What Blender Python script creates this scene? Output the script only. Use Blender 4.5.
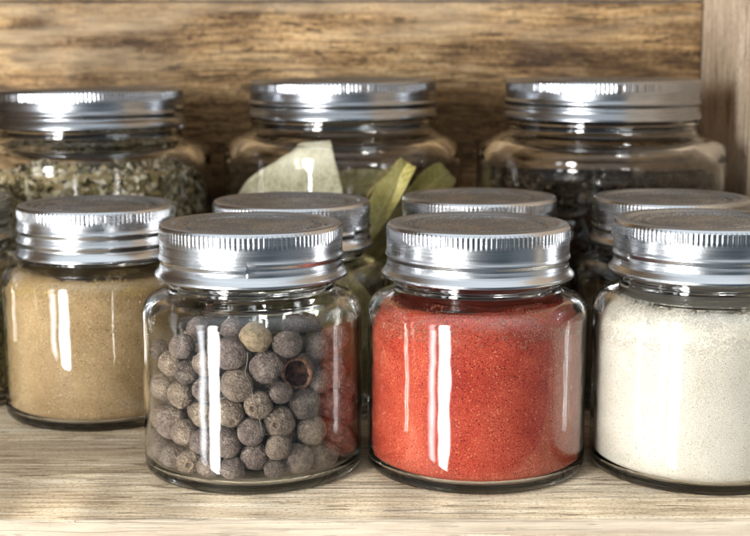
import bpy, math, random
import numpy as np
from mathutils import Vector, Matrix, noise as mnoise

# ------------------------------------------------------------------ camera, world, light, exposure
for o in list(bpy.data.objects): bpy.data.objects.remove(o)
SC = bpy.context.scene; COL = SC.collection
S = 0.001                                   # everything below is written in millimetres
R = math.radians

cam = bpy.data.cameras.new('camera'); cam_o = bpy.data.objects.new('camera', cam); COL.objects.link(cam_o)
cam_o.location = (0, -0.407, 0.128); cam_o.rotation_euler = (R(90-9.26), 0, 0)
cam.sensor_fit = 'HORIZONTAL'; cam.sensor_width = 36; cam.lens = 64.8
cam.clip_start = 0.01; cam.clip_end = 50
cam.dof.use_dof = True; cam.dof.focus_distance = 0.378; cam.dof.aperture_fstop = 22
SC.camera = cam_o

W = bpy.data.worlds.new('World'); SC.world = W; W.use_nodes = True
wb = W.node_tree.nodes['Background']; wb.inputs[1].default_value = 0.23
wt = W.node_tree; w_tc = wt.nodes.new('ShaderNodeTexCoord'); w_n = wt.nodes.new('ShaderNodeTexNoise'); w_r = wt.nodes.new('ShaderNodeValToRGB')
w_n.inputs['Scale'].default_value = 1.6; w_n.inputs['Detail'].default_value = 1.5
wt.links.new(w_tc.outputs['Generated'], w_n.inputs['Vector']); wt.links.new(w_n.outputs['Fac'], w_r.inputs['Fac']); 
w_s = wt.nodes.new('ShaderNodeSeparateXYZ'); wt.links.new(w_tc.outputs['Generated'], w_s.inputs[0])
w_m = wt.nodes.new('ShaderNodeMapRange'); wt.links.new(w_s.outputs[2], w_m.inputs[0])                       # pale ceiling, dark floor
w_m.interpolation_type = 'SMOOTHSTEP'; w_m.inputs[1].default_value = 0.15; w_m.inputs[2].default_value = 0.80; w_m.inputs[3].default_value = 0.0; w_m.inputs[4].default_value = 1.0
w_x = wt.nodes.new('ShaderNodeMix'); w_x.data_type = 'RGBA'; wt.links.new(w_m.outputs[0], w_x.inputs[0]); wt.links.new(w_r.outputs['Color'], w_x.inputs[6])
w_x.inputs[7].default_value = (5.6, 6.1, 6.5, 1); wt.links.new(w_x.outputs[2], wb.inputs[0])
w_r.color_ramp.elements[0].position = 0.40; w_r.color_ramp.elements[0].color = (0.28, 0.42, 0.52, 1)      # a dim room with paler patches
w_r.color_ramp.elements[1].position = 0.66; w_r.color_ramp.elements[1].color = (1.7, 1.85, 2.0, 1)

def area_light(name, az, dist, z, w, h, radiance, col, off=0.0):
    """A tall window pane seen from the jars at azimuth az (0 = towards the camera, negative = left)."""
    l = bpy.data.lights.new(name, 'AREA'); l.shape = 'RECTANGLE'; l.size = w; l.size_y = h
    l.energy = radiance*math.pi*w*h; l.color = col
    l.use_nodes = True; nt = l.node_tree; em = nt.nodes['Emission']                     # bright in the middle, dying away towards the pane's edges
    geo = nt.nodes.new('ShaderNodeNewGeometry'); sp = nt.nodes.new('ShaderNodeSeparateXYZ'); nt.links.new(geo.outputs['Parametric'], sp.inputs[0])
    outs = []
    for k, soft in ((0, 0.45), (1, 0.22)):
        a = nt.nodes.new('ShaderNodeMath'); a.operation = 'PINGPONG'; a.inputs[1].default_value = 0.5; nt.links.new(sp.outputs[k], a.inputs[0])
        m = nt.nodes.new('ShaderNodeMapRange'); m.interpolation_type = 'SMOOTHSTEP'; m.inputs[1].default_value = 0.0; m.inputs[2].default_value = soft; m.inputs[3].default_value = 0.0; m.inputs[4].default_value = 1.0
        nt.links.new(a.outputs[0], m.inputs[0]); outs.append(m.outputs[0])
    pr = nt.nodes.new('ShaderNodeMath'); pr.operation = 'MULTIPLY'; nt.links.new(outs[0], pr.inputs[0]); nt.links.new(outs[1], pr.inputs[1])
    nt.links.new(pr.outputs[0], em.inputs['Strength'])
    o = bpy.data.objects.new(name, l); COL.objects.link(o)
    d = Vector((math.sin(az), -math.cos(az), 0)); t = Vector((math.cos(az), math.sin(az), 0))
    o.location = d*dist + t*off + Vector((0, 0, z))
    o.rotation_euler = (-d).to_track_quat('-Z', 'Y').to_euler()
    return o
area_light('window_light', R(-36), 1.2, 0.0, 0.29, 1.08, 82.0, (1.0, 0.985, 0.965))
area_light('window_light', R(-49), 1.2, 0.0, 0.22, 1.04, 12.0, (0.92, 0.95, 1.0))
area_light('side_window_light', R(-72), 1.5, 0.10, 0.14, 0.9, 3.0, (1.0, 0.97, 0.94))

SC.view_settings.view_transform = 'Standard'; SC.view_settings.look = 'None'
SC.view_settings.exposure = 0.0; SC.view_settings.gamma = 1.0
SC.render.engine = 'CYCLES'
cy = SC.cycles
cy.use_denoising = True
try: cy.denoiser = 'OPENIMAGEDENOISE'; cy.denoising_input_passes = 'RGB_ALBEDO_NORMAL'
except Exception: pass
cy.max_bounces = 20; cy.transmission_bounces = 20; cy.glossy_bounces = 8; cy.diffuse_bounces = 4; cy.transparent_max_bounces = 24
cy.caustics_refractive = True; cy.caustics_reflective = True; cy.blur_glossy = 0.6
cy.sample_clamp_indirect = 100.0

# ------------------------------------------------------------------ helpers
def tag(o, label=None, cat=None, group=None, kind=None):
    for k, v in (('label', label), ('category', cat), ('group', group), ('kind', kind)):
        if v: o[k] = v
    return o

def link(name, verts, faces, mat, parent=None, loc=(0,0,0), smooth=True, mats=None, face_mat=None):
    me = bpy.data.meshes.new(name)
    me.from_pydata([tuple(np.array(v)*S) for v in verts] if not isinstance(verts, np.ndarray) else (verts*S).tolist(), [], faces)
    me.update()
    for m in (mats or [mat]): me.materials.append(m)
    if smooth: me.polygons.foreach_set('use_smooth', [True]*len(me.polygons))
    if face_mat is not None: me.polygons.foreach_set('material_index', face_mat)
    o = bpy.data.objects.new(name, me); COL.objects.link(o)
    o.location = Vector(loc)*S
    if parent: o.parent = parent
    return o

def empty(name, loc=(0,0,0), rz=0):
    o = bpy.data.objects.new(name, None); COL.objects.link(o); o.empty_display_size = 0.01
    o.location = Vector(loc)*S; o.rotation_euler = (0, 0, rz); return o

def copy_obj(o, parent=None):
    c = o.copy(); COL.objects.link(c)
    if parent: c.parent = parent
    return c

def path(pts, step=0.9):
    """Polyline of (r, z[, fillet radius]) turned into a rounded dense profile."""
    P = [np.array(p[:2], float) for p in pts]; rad = [p[2] if len(p) > 2 else 0 for p in pts]
    out = []
    for i, p in enumerate(P):
        if rad[i] <= 0 or i in (0, len(P)-1): out.append(p); continue
        a = P[i-1]-p; b = P[i+1]-p; la, lb = np.linalg.norm(a), np.linalg.norm(b); a /= la; b /= lb
        ang = math.acos(max(-1, min(1, float(a@b))))
        d = min(rad[i]/math.tan(ang/2), la*0.49, lb*0.49); rr = d*math.tan(ang/2)
        bis = (a+b)/np.linalg.norm(a+b); c = p+bis*rr/math.sin(ang/2)
        v0 = p+a*d-c; v1 = p+b*d-c
        n = max(3, int((math.pi-ang)*rr/(step*0.6))+2, int((math.pi-ang)/0.16))
        a0 = math.atan2(v0[1], v0[0]); a1 = math.atan2(v1[1], v1[0]); da = (a1-a0+math.pi) % (2*math.pi)-math.pi
        for k in range(n+1):
            t = a0+da*k/n; out.append(c+rr*np.array([math.cos(t), math.sin(t)]))
    dense = [out[0]]
    for q in out[1:]:
        l = np.linalg.norm(q-dense[-1]); m = max(1, int(l/(step*3)))
        s = dense[-1]
        for k in range(1, m+1): dense.append(s+(q-s)*k/m)
    return dense

def lathe(prof, n, rfun=None, cap0=False, cap1=False, closed=False):
    """Revolve a profile; points with r<1e-4 at the ends become poles."""
    V = []; F = []; rings = []
    th = np.arange(n)*2*math.pi/n; ct, st = np.cos(th), np.sin(th)
    cnt = 0
    for (r, z) in prof:
        if r < 1e-3:
            V.append(np.array([[0, 0, z]])); rings.append((cnt, 1)); cnt += 1
        else:
            rr = np.full(n, r) if rfun is None else rfun(r, z, th)
            zz = np.full(n, z)
            V.append(np.c_[rr*ct, rr*st, zz]); rings.append((cnt, n)); cnt += n
    V = np.concatenate(V)
    idx = np.arange(n); nx = (idx+1) % n
    pairs = list(zip(rings[:-1], rings[1:]))
    if closed: pairs.append((rings[-1], rings[0]))
    for (a, na), (b, nb) in pairs:
        if na == 1 and nb == 1: continue
        if na == 1: F += [(a, b+int(j), b+int(i)) for i, j in zip(idx, nx)]
        elif nb == 1: F += [(a+int(i), a+int(j), b) for i, j in zip(idx, nx)]
        else: F += [(a+int(i), a+int(j), b+int(j), b+int(i)) for i, j in zip(idx, nx)]
    return V, F

# ------------------------------------------------------------------ materials
def srgb(r, g, b):
    f = lambda c: (c/255/12.92) if c/255 <= 0.04045 else ((c/255+0.055)/1.055)**2.4
    return (f(r), f(g), f(b), 1)

class NT:
    def __init__(self, name):
        self.m = bpy.data.materials.new(name); self.m.use_nodes = True
        self.t = self.m.node_tree; self.p = self.t.nodes['Principled BSDF']; self.out = self.t.nodes['Material Output']
        self.tc = self.n('ShaderNodeTexCoord')
    def n(self, typ, **kw):
        x = self.t.nodes.new(typ)
        for k, v in kw.items(): setattr(x, k, v)
        return x
    def l(self, a, b): self.t.links.new(a, b)
    def noise(self, vec, scale, detail=4, rough=0.55, dist=0.0):
        x = self.n('ShaderNodeTexNoise'); x.inputs['Scale'].default_value = scale; x.inputs['Detail'].default_value = detail
        x.inputs['Roughness'].default_value = rough; x.inputs['Distortion'].default_value = dist
        if vec is not None: self.l(vec, x.inputs['Vector'])
        return x.outputs['Fac']
    def mapping(self, vec, scale=(1,1,1), loc=(0,0,0), rot=(0,0,0)):
        x = self.n('ShaderNodeMapping'); x.inputs['Scale'].default_value = scale; x.inputs['Location'].default_value = loc; x.inputs['Rotation'].default_value = rot
        self.l(vec, x.inputs['Vector']); return x.outputs['Vector']
    def ramp(self, fac, stops):
        x = self.n('ShaderNodeValToRGB'); e = x.color_ramp.elements
        while len(e) < len(stops): e.new(0.5)
        for k, (p, c) in enumerate(stops): e[k].position = p; e[k].color = c if len(c) == 4 else (*c, 1)
        self.l(fac, x.inputs['Fac']); return x.outputs['Color']
    def mix(self, fac, a, b, mode='MIX'):
        x = self.n('ShaderNodeMix', data_type='RGBA', blend_type=mode)
        for sock, v in ((x.inputs[0], fac), (x.inputs[6], a), (x.inputs[7], b)):
            if hasattr(v, 'is_linked') or hasattr(v, 'links'): self.l(v, sock)
            else: sock.default_value = v
        return x.outputs[2]
    def math(self, op, a, b=0.0, clamp=False):
        x = self.n('ShaderNodeMath', operation=op, use_clamp=clamp)
        for sock, v in ((x.inputs[0], a), (x.inputs[1], b)):
            if hasattr(v, 'links'): self.l(v, sock)
            else: sock.default_value = v
        return x.outputs[0]
    def bump(self, h, strength, dist, normal=None):
        x = self.n('ShaderNodeBump'); x.inputs['Strength'].default_value = strength; x.inputs['Distance'].default_value = dist
        self.l(h, x.inputs['Height'])
        if normal is not None: self.l(normal, x.inputs['Normal'])
        return x.outputs['Normal']

BW = lambda v: (v, v, v, 1)

def wood(name, axis, stops, crack, stain, stain_amt, paint=None, fine=1.0, al=1.0, blot=0.35, wave=1.0, fibre=1.0, fk=1.0, warp_amt=0.007, grit=900, knots=0.0, glaze=None, seed=0.0, worn=None):
    """Weathered wood; axis = the direction of the grain (0 x, 1 y, 2 z)."""
    t = NT(name); v = t.tc.outputs['Object']
    def st(k_along, k_across, off):
        sc = [k_across]*3; sc[axis] = k_along*al
        return t.mapping(v, sc, (off+seed, off*1.7+seed, off*0.6))
    warp = t.n('ShaderNodeVectorMath', operation='MULTIPLY_ADD')
    nz = t.n('ShaderNodeTexNoise'); nz.inputs['Scale'].default_value = 14; nz.inputs['Detail'].default_value = 2; t.l(v, nz.inputs['Vector'])
    t.l(nz.outputs['Color'], warp.inputs[0]); warp.inputs[1].default_value = (warp_amt,)*3; t.l(v, warp.inputs[2])
    v = warp.outputs[0]
    broad = t.noise(st(12, 60, 0.3), 1.0, 6, 0.68, 0.8)
    med = t.noise(st(26, 420*fine, 1.1), 1.0, 5, 0.72, 0.0)
    fin = t.noise(st(150, 1700*fine, 2.3), 1.0, 4, 0.75)
    f = t.math('ADD', t.math('MULTIPLY', broad, 0.36), t.math('ADD', t.math('MULTIPLY', med, 0.36), t.math('MULTIPLY', fin, 0.28)))
    col = t.ramp(f, stops)
    gr = t.noise(t.tc.outputs['Object'], grit, 4, 0.75)                       # fine isotropic weathering
    col = t.mix(t.ramp(gr, [(0.36, BW(0.55)), (0.47, BW(0.0))]), col, crack)
    col = t.mix(t.ramp(gr, [(0.54, BW(0.0)), (0.66, BW(0.45))]), col, stops[-1][1])
    wv = t.n('ShaderNodeTexWave', wave_type='BANDS', bands_direction=('Z' if axis == 0 else 'Y'), wave_profile='SAW')
    if name.startswith('weathered'): wv.bands_direction = 'Y'
    t.l(st(7, 26, 0.7), wv.inputs['Vector']); wv.inputs['Scale'].default_value = 2.6; wv.inputs['Distortion'].default_value = 7.0
    wv.inputs['Detail'].default_value = 4; wv.inputs['Detail Scale'].default_value = 1.3; wv.inputs['Detail Roughness'].default_value = 0.6
    wl = t.ramp(wv.outputs['Fac'], [(0.0, BW(0.35)), (0.10, BW(0.0)), (0.70, BW(0.0)), (1.0, BW(0.55))])
    col = t.mix(t.math('MULTIPLY', wl, wave), col, stain)
    # dark open pores and cracks along the grain
    cr = t.noise(st(30, 520*fine, 4.2), 1.0, 3, 0.5, 0.1)
    crm = t.ramp(cr, [(0.27, BW(1)), (0.36, BW(0))])
    cr2 = t.noise(st(110, 800*fine, 6.2), 1.0, 2, 0.5)
    crm2 = t.ramp(cr2, [(0.31, BW(1)), (0.36, BW(0))])
    crk = t.math('MAXIMUM', t.math('MULTIPLY', crm, 0.8), t.math('MULTIPLY', crm2, 0.7))
    col = t.mix(crk, col, crack)
    # hairline fibres: thin contour lines of stretched noise
    for ka, kx, wd, amt, off in ((5, 120*fine*fk, 0.012, 0.75, 21.0), (9, 300*fine*fk, 0.022, 0.55, 31.0), (4, 60*fine*fk, 0.007, 0.8, 41.0)):
        ln = t.noise(st(ka, kx, off), 1.0, 3, 0.55)
        dist = t.math('ABSOLUTE', t.math('SUBTRACT', ln, 0.5))
        lm_ = t.ramp(dist, [(wd*0.4, BW(1)), (wd, BW(0))])
        pres = t.ramp(t.noise(st(12, 50*fine, off+3), 1.0, 3, 0.6), [(0.44, BW(0)), (0.56, BW(1))])
        m_ = t.math('MULTIPLY', t.math('MULTIPLY', lm_, pres), amt*fibre)
        col = t.mix(m_, col, crack); crk = t.math('MAXIMUM', crk, m_)
    # blotchy stains
    s1 = t.noise(st(9, 22, 8.0), 1.0, 6, 0.62, 0.6)
    sm = t.ramp(s1, [(0.48, BW(0)), (0.62, BW(1))])
    col = t.mix(t.math('MULTIPLY', sm, stain_amt), col, stain)
    sp = t.noise(st(90, 190, 3.0), 1.0, 3, 0.6)
    spm = t.ramp(sp, [(0.63, BW(0)), (0.70, BW(1))])
    col = t.mix(t.math('MULTIPLY', spm, 0.6), col, crack)
    bl = t.noise(st(26, 70, 5.5), 1.0, 5, 0.65, 0.3)
    blm = t.ramp(bl, [(0.56, BW(0)), (0.66, BW(1))])
    col = t.mix(t.math('MULTIPLY', blm, blot), col, stain)
    if worn is not None:
        w1 = t.noise(st(7, 34, 12.0), 1.0, 6, 0.6, 0.4)
        wm = t.ramp(w1, [(0.50, BW(0)), (0.66, BW(1))])
        col = t.mix(t.math('MULTIPLY', wm, worn[1]), col, worn[0])
    if paint is not None:
        sep = t.n('ShaderNodeSeparateXYZ'); t.l(t.tc.outputs['Object'], sep.inputs[0])
        pn = t.noise(st(60, 300, 9.0), 1.0, 5, 0.6)
        y = t.math('ADD', t.math('MULTIPLY', sep.outputs[1], -1000.0), t.math('MULTIPLY', pn, 1.6))
        pm = t.ramp(t.math('SUBTRACT', y, 51.6), [(0.0, BW(0)), (0.35, BW(1))])
        chip = t.ramp(t.noise(st(35, 420, 5.0), 1.0, 5, 0.65), [(0.30, BW(0.45)), (0.46, BW(0.95))])
        pc = t.ramp(t.noise(st(20, 200, 7.0), 1.0, 5, 0.6), [(0.3, srgb(140, 124, 104)), (0.6, srgb(182, 168, 148))])
        col = t.mix(t.math('MULTIPLY', pm, chip), col, pc)
    t.l(col, t.p.inputs['Base Color'])
    t.p.inputs['Roughness'].default_value = 0.72 if glaze is None else glaze
    t.p.inputs['Specular IOR Level'].default_value = 0.3
    h = t.math('SUBTRACT', t.math('ADD', med, t.math('MULTIPLY', fin, 0.6)), t.math('MULTIPLY', crk, 0.9))
    t.l(t.bump(h, 0.8, 0.0006), t.p.inputs['Normal'])
    return t.m

M_SHELF = wood('weathered shelf wood', 0,
    [(0.39, srgb(158, 134, 104)), (0.46, srgb(212, 190, 156)), (0.53, srgb(234, 215, 184)), (0.60, srgb(246, 233, 210))],
    srgb(84, 62, 44), srgb(140, 112, 80), 0.45, paint=True, fine=0.85, al=0.6, wave=0.2, fibre=1.0, fk=3.2, warp_amt=0.0025)
M_BACK = wood('stained back wood', 0,
    [(0.39, srgb(76, 58, 40)), (0.46, srgb(144, 114, 77)), (0.53, srgb(184, 151, 106)), (0.61, srgb(215, 189, 147))],
    srgb(50, 36, 27), srgb(62, 45, 35), 0.7, fine=0.42, al=0.8, blot=0.65, fibre=0.9, fk=1.6, warp_amt=0.005, grit=420, seed=3.1, worn=(srgb(204, 182, 148), 0.6))
M_SIDE = wood('grey side wood', 2,
    [(0.38, srgb(158, 138, 114)), (0.46, srgb(200, 180, 154)), (0.54, srgb(222, 205, 182)), (0.62, srgb(238, 225, 207))],
    srgb(120, 98, 78), srgb(168, 146, 120), 0.3, fine=0.6, wave=0.5, grit=500, fk=1.3, seed=1.7)

def make_glass():
    m = bpy.data.materials.new('clear glass'); m.use_nodes = True; nt = m.node_tree
    nt.nodes.remove(nt.nodes['Principled BSDF'])
    g = nt.nodes.new('ShaderNodeBsdfGlass'); g.inputs['Color'].default_value = (0.988, 0.992, 0.988, 1)
    g.inputs['Roughness'].default_value = 0.0; g.inputs['IOR'].default_value = 1.48
    tc = nt.nodes.new('ShaderNodeTexCoord'); nz = nt.nodes.new('ShaderNodeTexNoise'); nz.inputs['Scale'].default_value = 60; nz.inputs['Detail'].default_value = 2
    nt.links.new(tc.outputs['Object'], nz.inputs['Vector'])
    b = nt.nodes.new('ShaderNodeBump'); b.inputs['Strength'].default_value = 0.35; b.inputs['Distance'].default_value = 0.0006
    nt.links.new(nz.outputs['Fac'], b.inputs['Height']); nt.links.new(b.outputs['Normal'], g.inputs['Normal'])
    nt.links.new(g.outputs[0], nt.nodes['Material Output'].inputs['Surface'])
    return m
M_GLASS = make_glass()

def metal(name, col, rough, dust=0.0, dustcol=(0.2, 0.16, 0.12, 1), grit=1.0):
    t = NT(name); v = t.tc.outputs['Object']
    t.p.inputs['Metallic'].default_value = 1.0
    n1 = t.noise(t.mapping(v, (40, 40, 1400)), 1.0, 4, 0.6); n2 = t.noise(v, 2600, 2, 0.6)
    smear = t.noise(t.mapping(v, (14, 14, 520)), 1.0, 5, 0.7, 0.2)
    t.l(t.ramp(smear, [(0.3, (col[0]*0.82, col[1]*0.82, col[2]*0.83)), (0.6, col)]), t.p.inputs['Base Color'])
    rr = t.ramp(smear, [(0.3, BW(rough*1.35)), (0.65, BW(rough*0.8))]); t.l(rr, t.p.inputs['Roughness'])
    nb = t.bump(n1, 0.30, 0.00005)
    nb = t.bump(n2, 0.35, 0.00006*grit**1.5, nb)
    t.l(nb, t.p.inputs['Normal'])
    if dust > 0:
        d = NT.__new__(NT)
        df = t.n('ShaderNodeBsdfPrincipled'); df.inputs['Roughness'].default_value = 0.9
        dn = t.noise(v, 1500, 3, 0.8); dn2 = t.noise(v, 60, 3, 0.6)
        df.inputs['Base Color'].default_value = dustcol
        fac = t.math('MULTIPLY', t.ramp(t.math('ADD', t.math('MULTIPLY', dn, 0.7), t.math('MULTIPLY', dn2, 0.3)), [(0.46, BW(0.05)), (0.51, BW(1))]), dust)
        mx = t.n('ShaderNodeMixShader'); t.l(fac, mx.inputs[0]); t.l(t.p.outputs[0], mx.inputs[1]); t.l(df.outputs[0], mx.inputs[2])
        t.l(mx.outputs[0], t.out.inputs['Surface'])
    return t.m
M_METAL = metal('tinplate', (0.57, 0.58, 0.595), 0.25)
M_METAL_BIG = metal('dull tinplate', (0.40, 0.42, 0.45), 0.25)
M_RIM = metal('worn lid rim', (0.42, 0.44, 0.47), 0.36, 0.5, srgb(110, 112, 114), 2.0)
M_DISC = metal('dusty lid disc', (0.55, 0.57, 0.60), 0.36, 0.8, srgb(88, 90, 92), 6.0)

def powder(name, stops, dark, light, damt, lamt, grain=3200, big=900):
    t = NT(name); v = t.tc.outputs['Object']
    g = t.noise(v, grain, 3, 0.8); b = t.noise(v, 70, 4, 0.6)
    f = t.math('ADD', t.math('MULTIPLY', g, 0.75), t.math('MULTIPLY', b, 0.25))
    col = t.ramp(f, stops)
    vor = t.n('ShaderNodeTexVoronoi'); vor.inputs['Scale'].default_value = big*1.6; t.l(v, vor.inputs['Vector'])
    sep = t.n('ShaderNodeSeparateColor'); t.l(vor.outputs['Color'], sep.inputs[0])
    near = t.ramp(vor.outputs['Distance'], [(0.28, BW(1)), (0.42, BW(0))])
    dm = t.math('MULTIPLY', near, t.math('GREATER_THAN', sep.outputs[0], 1-damt))
    col = t.mix(t.math('MULTIPLY', dm, 0.8), col, dark)
    lm = t.math('MULTIPLY', near, t.math('GREATER_THAN', sep.outputs[1], 1-lamt))
    col = t.mix(t.math('MULTIPLY', lm, 0.7), col, light)
    t.l(col, t.p.inputs['Base Color']); t.p.inputs['Roughness'].default_value = 0.9; t.p.inputs['Specular IOR Level'].default_value = 0.15
    hb = t.math('ADD', g, t.math('MULTIPLY', near, 0.35))
    t.l(t.bump(hb, 0.9, 0.00035), t.p.inputs['Normal'])
    return t.m, (stops, dark, light)

def residue(name, col_a, col_b, lo, hi, z0, z1, cover=0.5):
    """Powder clinging to the inside of the glass: grains with clear gaps, denser towards z0."""
    t = NT(name); v = t.tc.outputs['Object']
    n = t.noise(v, 1250, 4, 0.8); n2 = t.noise(t.mapping(v, (1, 1, 1.6)), 130, 4, 0.6)
    sep = t.n('ShaderNodeSeparateXYZ'); t.l(v, sep.inputs[0])
    h = t.n('ShaderNodeMapRange'); t.l(sep.outputs[2], h.inputs[0])
    h.inputs[1].default_value = z0*S; h.inputs[2].default_value = z1*S; h.inputs[3].default_value = lo; h.inputs[4].default_value = hi
    h2 = t.n('ShaderNodeMapRange'); t.l(sep.outputs[2], h2.inputs[0]); h2.inputs[1].default_value = (z0-4)*S; h2.inputs[2].default_value = (z0+2)*S; h2.inputs[3].default_value = -0.16; h2.inputs[4].default_value = 0.0
    f = t.math('ADD', t.math('MULTIPLY', n, 0.6), t.math('MULTIPLY', n2, 0.4))
    a = t.ramp(t.math('ADD', t.math('ADD', f, h.outputs[0]), h2.outputs[0]), [(0.50, BW(0)), (0.56, BW(1))])
    t.l(t.ramp(t.noise(v, 2300, 2), [(0.35, col_a), (0.65, col_b)]), t.p.inputs['Base Color'])
    t.p.inputs['Roughness'].default_value = 0.95; t.p.inputs['Specular IOR Level'].default_value = 0.1
    t.l(a, t.p.inputs['Alpha'])
    return t.m

M_RED, _ = powder('paprika powder', [(0.37, srgb(120, 30, 22)), (0.5, srgb(192, 68, 46)), (0.61, srgb(222, 120, 90))], srgb(96, 18, 12), srgb(232, 150, 100), 0.14, 0.12)
M_CREAM, _ = powder('cream powder', [(0.36, srgb(206, 194, 174)), (0.5, srgb(231, 222, 205)), (0.60, srgb(243, 237, 224))], srgb(150, 134, 112), srgb(250, 246, 236), 0.07, 0.10, big=1500)
M_TAN, _ = powder('tan powder', [(0.36, srgb(124, 96, 64)), (0.5, srgb(178, 148, 106)), (0.61, srgb(208, 182, 140))], srgb(104, 76, 42), srgb(228, 206, 158), 0.08, 0.10)
M_BROWN, _ = powder('brown powder', [(0.30, srgb(66, 48, 32)), (0.5, srgb(96, 74, 50)), (0.66, srgb(124, 98, 66))], srgb(44, 32, 22), srgb(150, 126, 88), 0.10, 0.06)
M_RES_RED = residue('paprika residue', srgb(120, 30, 28), srgb(222, 138, 110), 0.03, -0.02, 44, 54)
M_RES_CREAM = residue('cream residue', srgb(214, 202, 180), srgb(242, 235, 220), 0.14, 0.0, 46, 57)
M_RES_TAN = residue('tan residue', srgb(150, 120, 72), srgb(206, 178, 122), 0.06, -0.08, 46, 56)

# ------------------------------------------------------------------ the shelf
def rough_box(x0, x1, y0, y1, z0, z1, bev, nx, ny, nz, amp, freq, seed):
    """A board: subdivided box with eased, slightly uneven edges."""
    V = []; F = []; idx = {}
    gx = np.unique(np.concatenate([np.linspace(x0+bev, x1-bev, nx), [x0, x0+bev*0.3, x1-bev*0.3, x1]]))
    gy = np.unique(np.concatenate([np.linspace(y0+bev, y1-bev, ny), [y0, y0+bev*0.3, y1-bev*0.3, y1]]))
    gz = np.unique(np.concatenate([np.linspace(z0+bev, z1-bev, nz), [z0, z0+bev*0.3, z1-bev*0.3, z1]]))
    def vid(i, j, k):
        key = (i, j, k)
        if key not in idx:
            p = Vector((gx[i], gy[j], gz[k]))
            c = Vector((min(max(p.x, x0+bev), x1-bev), min(max(p.y, y0+bev), y1-bev), min(max(p.z, z0+bev), z1-bev)))
            d = p-c; nout = sum(abs(q) > 1e-9 for q in d)
            if nout >= 2 and d.length > 1e-9:
                m = max(abs(d.x), abs(d.y), abs(d.z)); p = c+d.normalized()*m
                # bites and dents along the edges
                q = mnoise.noise(Vector((p.x*freq+seed, p.y*freq, p.z*freq)))+0.5*mnoise.noise(Vector((p.x*freq*3.1, p.y*freq*3.1+seed, p.z*freq*3.1)))
                p = p-d.normalized()*amp*max(0, q+0.25)
            idx[key] = len(V); V.append(tuple(p))
        return idx[key]
    nI, nJ, nK = len(gx), len(gy), len(gz)
    for i in range(nI-1):
        for j in range(nJ-1):
            for k, flip in ((0, True), (nK-1, False)):
                q = [vid(i, j, k), vid(i+1, j, k), vid(i+1, j+1, k), vid(i, j+1, k)]; F.append(q[::-1] if flip else q)
    for i in range(nI-1):
        for k in range(nK-1):
            for j, flip in ((0, False), (nJ-1, True)):
                q = [vid(i, j, k), vid(i+1, j, k), vid(i+1, j, k+1), vid(i, j, k+1)]; F.append(q[::-1] if flip else q)
    for j in range(nJ-1):
        for k in range(nK-1):
            for i, flip in ((0, True), (nI-1, False)):
                q = [vid(i, j, k), vid(i, j+1, k), vid(i, j+1, k+1), vid(i, j, k+1)]; F.append(q[::-1] if flip else q)
    return V, F

XW, YB, YF, XL = 154.5, 238.0, -52.0, -345.0
shelf = tag(empty('wooden_shelf', (0, 0, 0)), 'old open wooden shelf with brown back, pale side and whitish worn front edge, holding the jars', 'shelf', None, 'structure')
V, F = rough_box(XL-20, XW+20, YF, YB+18, -24, 0, 1.1, 260, 6, 4, 0.9, 0.06, 2.0)
link('shelf_board', V, F, M_SHELF, shelf)
Vb, Fb = [], []
for (z0, z1, sd) in ((0.3, 149.2, 1.0), (149.9, 300.0, 5.0)):
    v, f = rough_box(XL, XW-0.4, YB, YB+15, z0, z1, 0.9, 120, 3, 8, 0.5, 0.05, sd)
    o = len(Vb); Vb += v; Fb += [[a+o for a in q] for q in f]
link('back_panel', Vb, Fb, M_BACK, shelf)
V, F = rough_box(XW, XW+18, YF+1, YB+14, 0.3, 300, 0.9, 4, 60, 30, 0.6, 0.05, 9.0)
link('side_panel', V, F, M_SIDE, shelf)
V, F = rough_box(XL-18, XL-0.6, YF+1, YB+14, 0.3, 300, 0.9, 4, 40, 20, 0.6, 0.05, 15.0)
link('side_panel', V, F, M_SIDE, shelf)  # left panel, out of view, added to darken lid reflections and the wall's left
V, F = rough_box(XL-18, XW+19, YF+2, YB+17, 300.6, 318, 0.9, 60, 12, 3, 0.5, 0.05, 12.0)
link('added_top_board', V, F, M_BACK, shelf)  # unseen board, added to keep overhead light off the back

# ------------------------------------------------------------------ jars
NSEG = 160
def jar_small_profile(tall=0.0):
    outer = [(0, 1.0), (25.5, 1.0, 2.5), (27.5, 0.0, 1.2), (33.6, 0.0, 3.0), (33.6, 53.0, 11.0), (25.3, 55.8, 1.6), (25.0, 57.4, 0.5),
             (26.0, 57.9, 0.6), (26.0, 59.2, 0.6), (24.7, 59.8, 0.6), (24.7, 72.6, 0.9)]
    inner = [(22.6, 72.6, 0.9), (22.6, 57.0, 3.0), (24.2, 54.3, 2.6), (32.3, 51.6, 9.4), (32.3, 2.8, 3.2), (18, 2.6), (0, 3.4)]
    return path(outer+inner)
def jar_big_profile():
    outer = [(0, 1.6), (40, 1.6, 4), (43, 0, 2), (52, 0, 7), (52, 88.0, 21.0), (41.0, 92.0, 2.2), (39.6, 94.0, 0.8), (39.6, 95.4, 0.5), (40.4, 96.0, 0.6), (40.4, 97.2, 0.6), (38.4, 97.8, 0.6), (38.4, 110.5, 1.0)]
    inner = [(35.6, 110.5, 1.0), (35.6, 95, 4), (38.4, 89.2, 4.0), (49.4, 85.4, 19), (49.4, 6.5, 6.5), (25, 6.0), (0, 8.0)]
    return path(outer+inner, 1.2)

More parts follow.
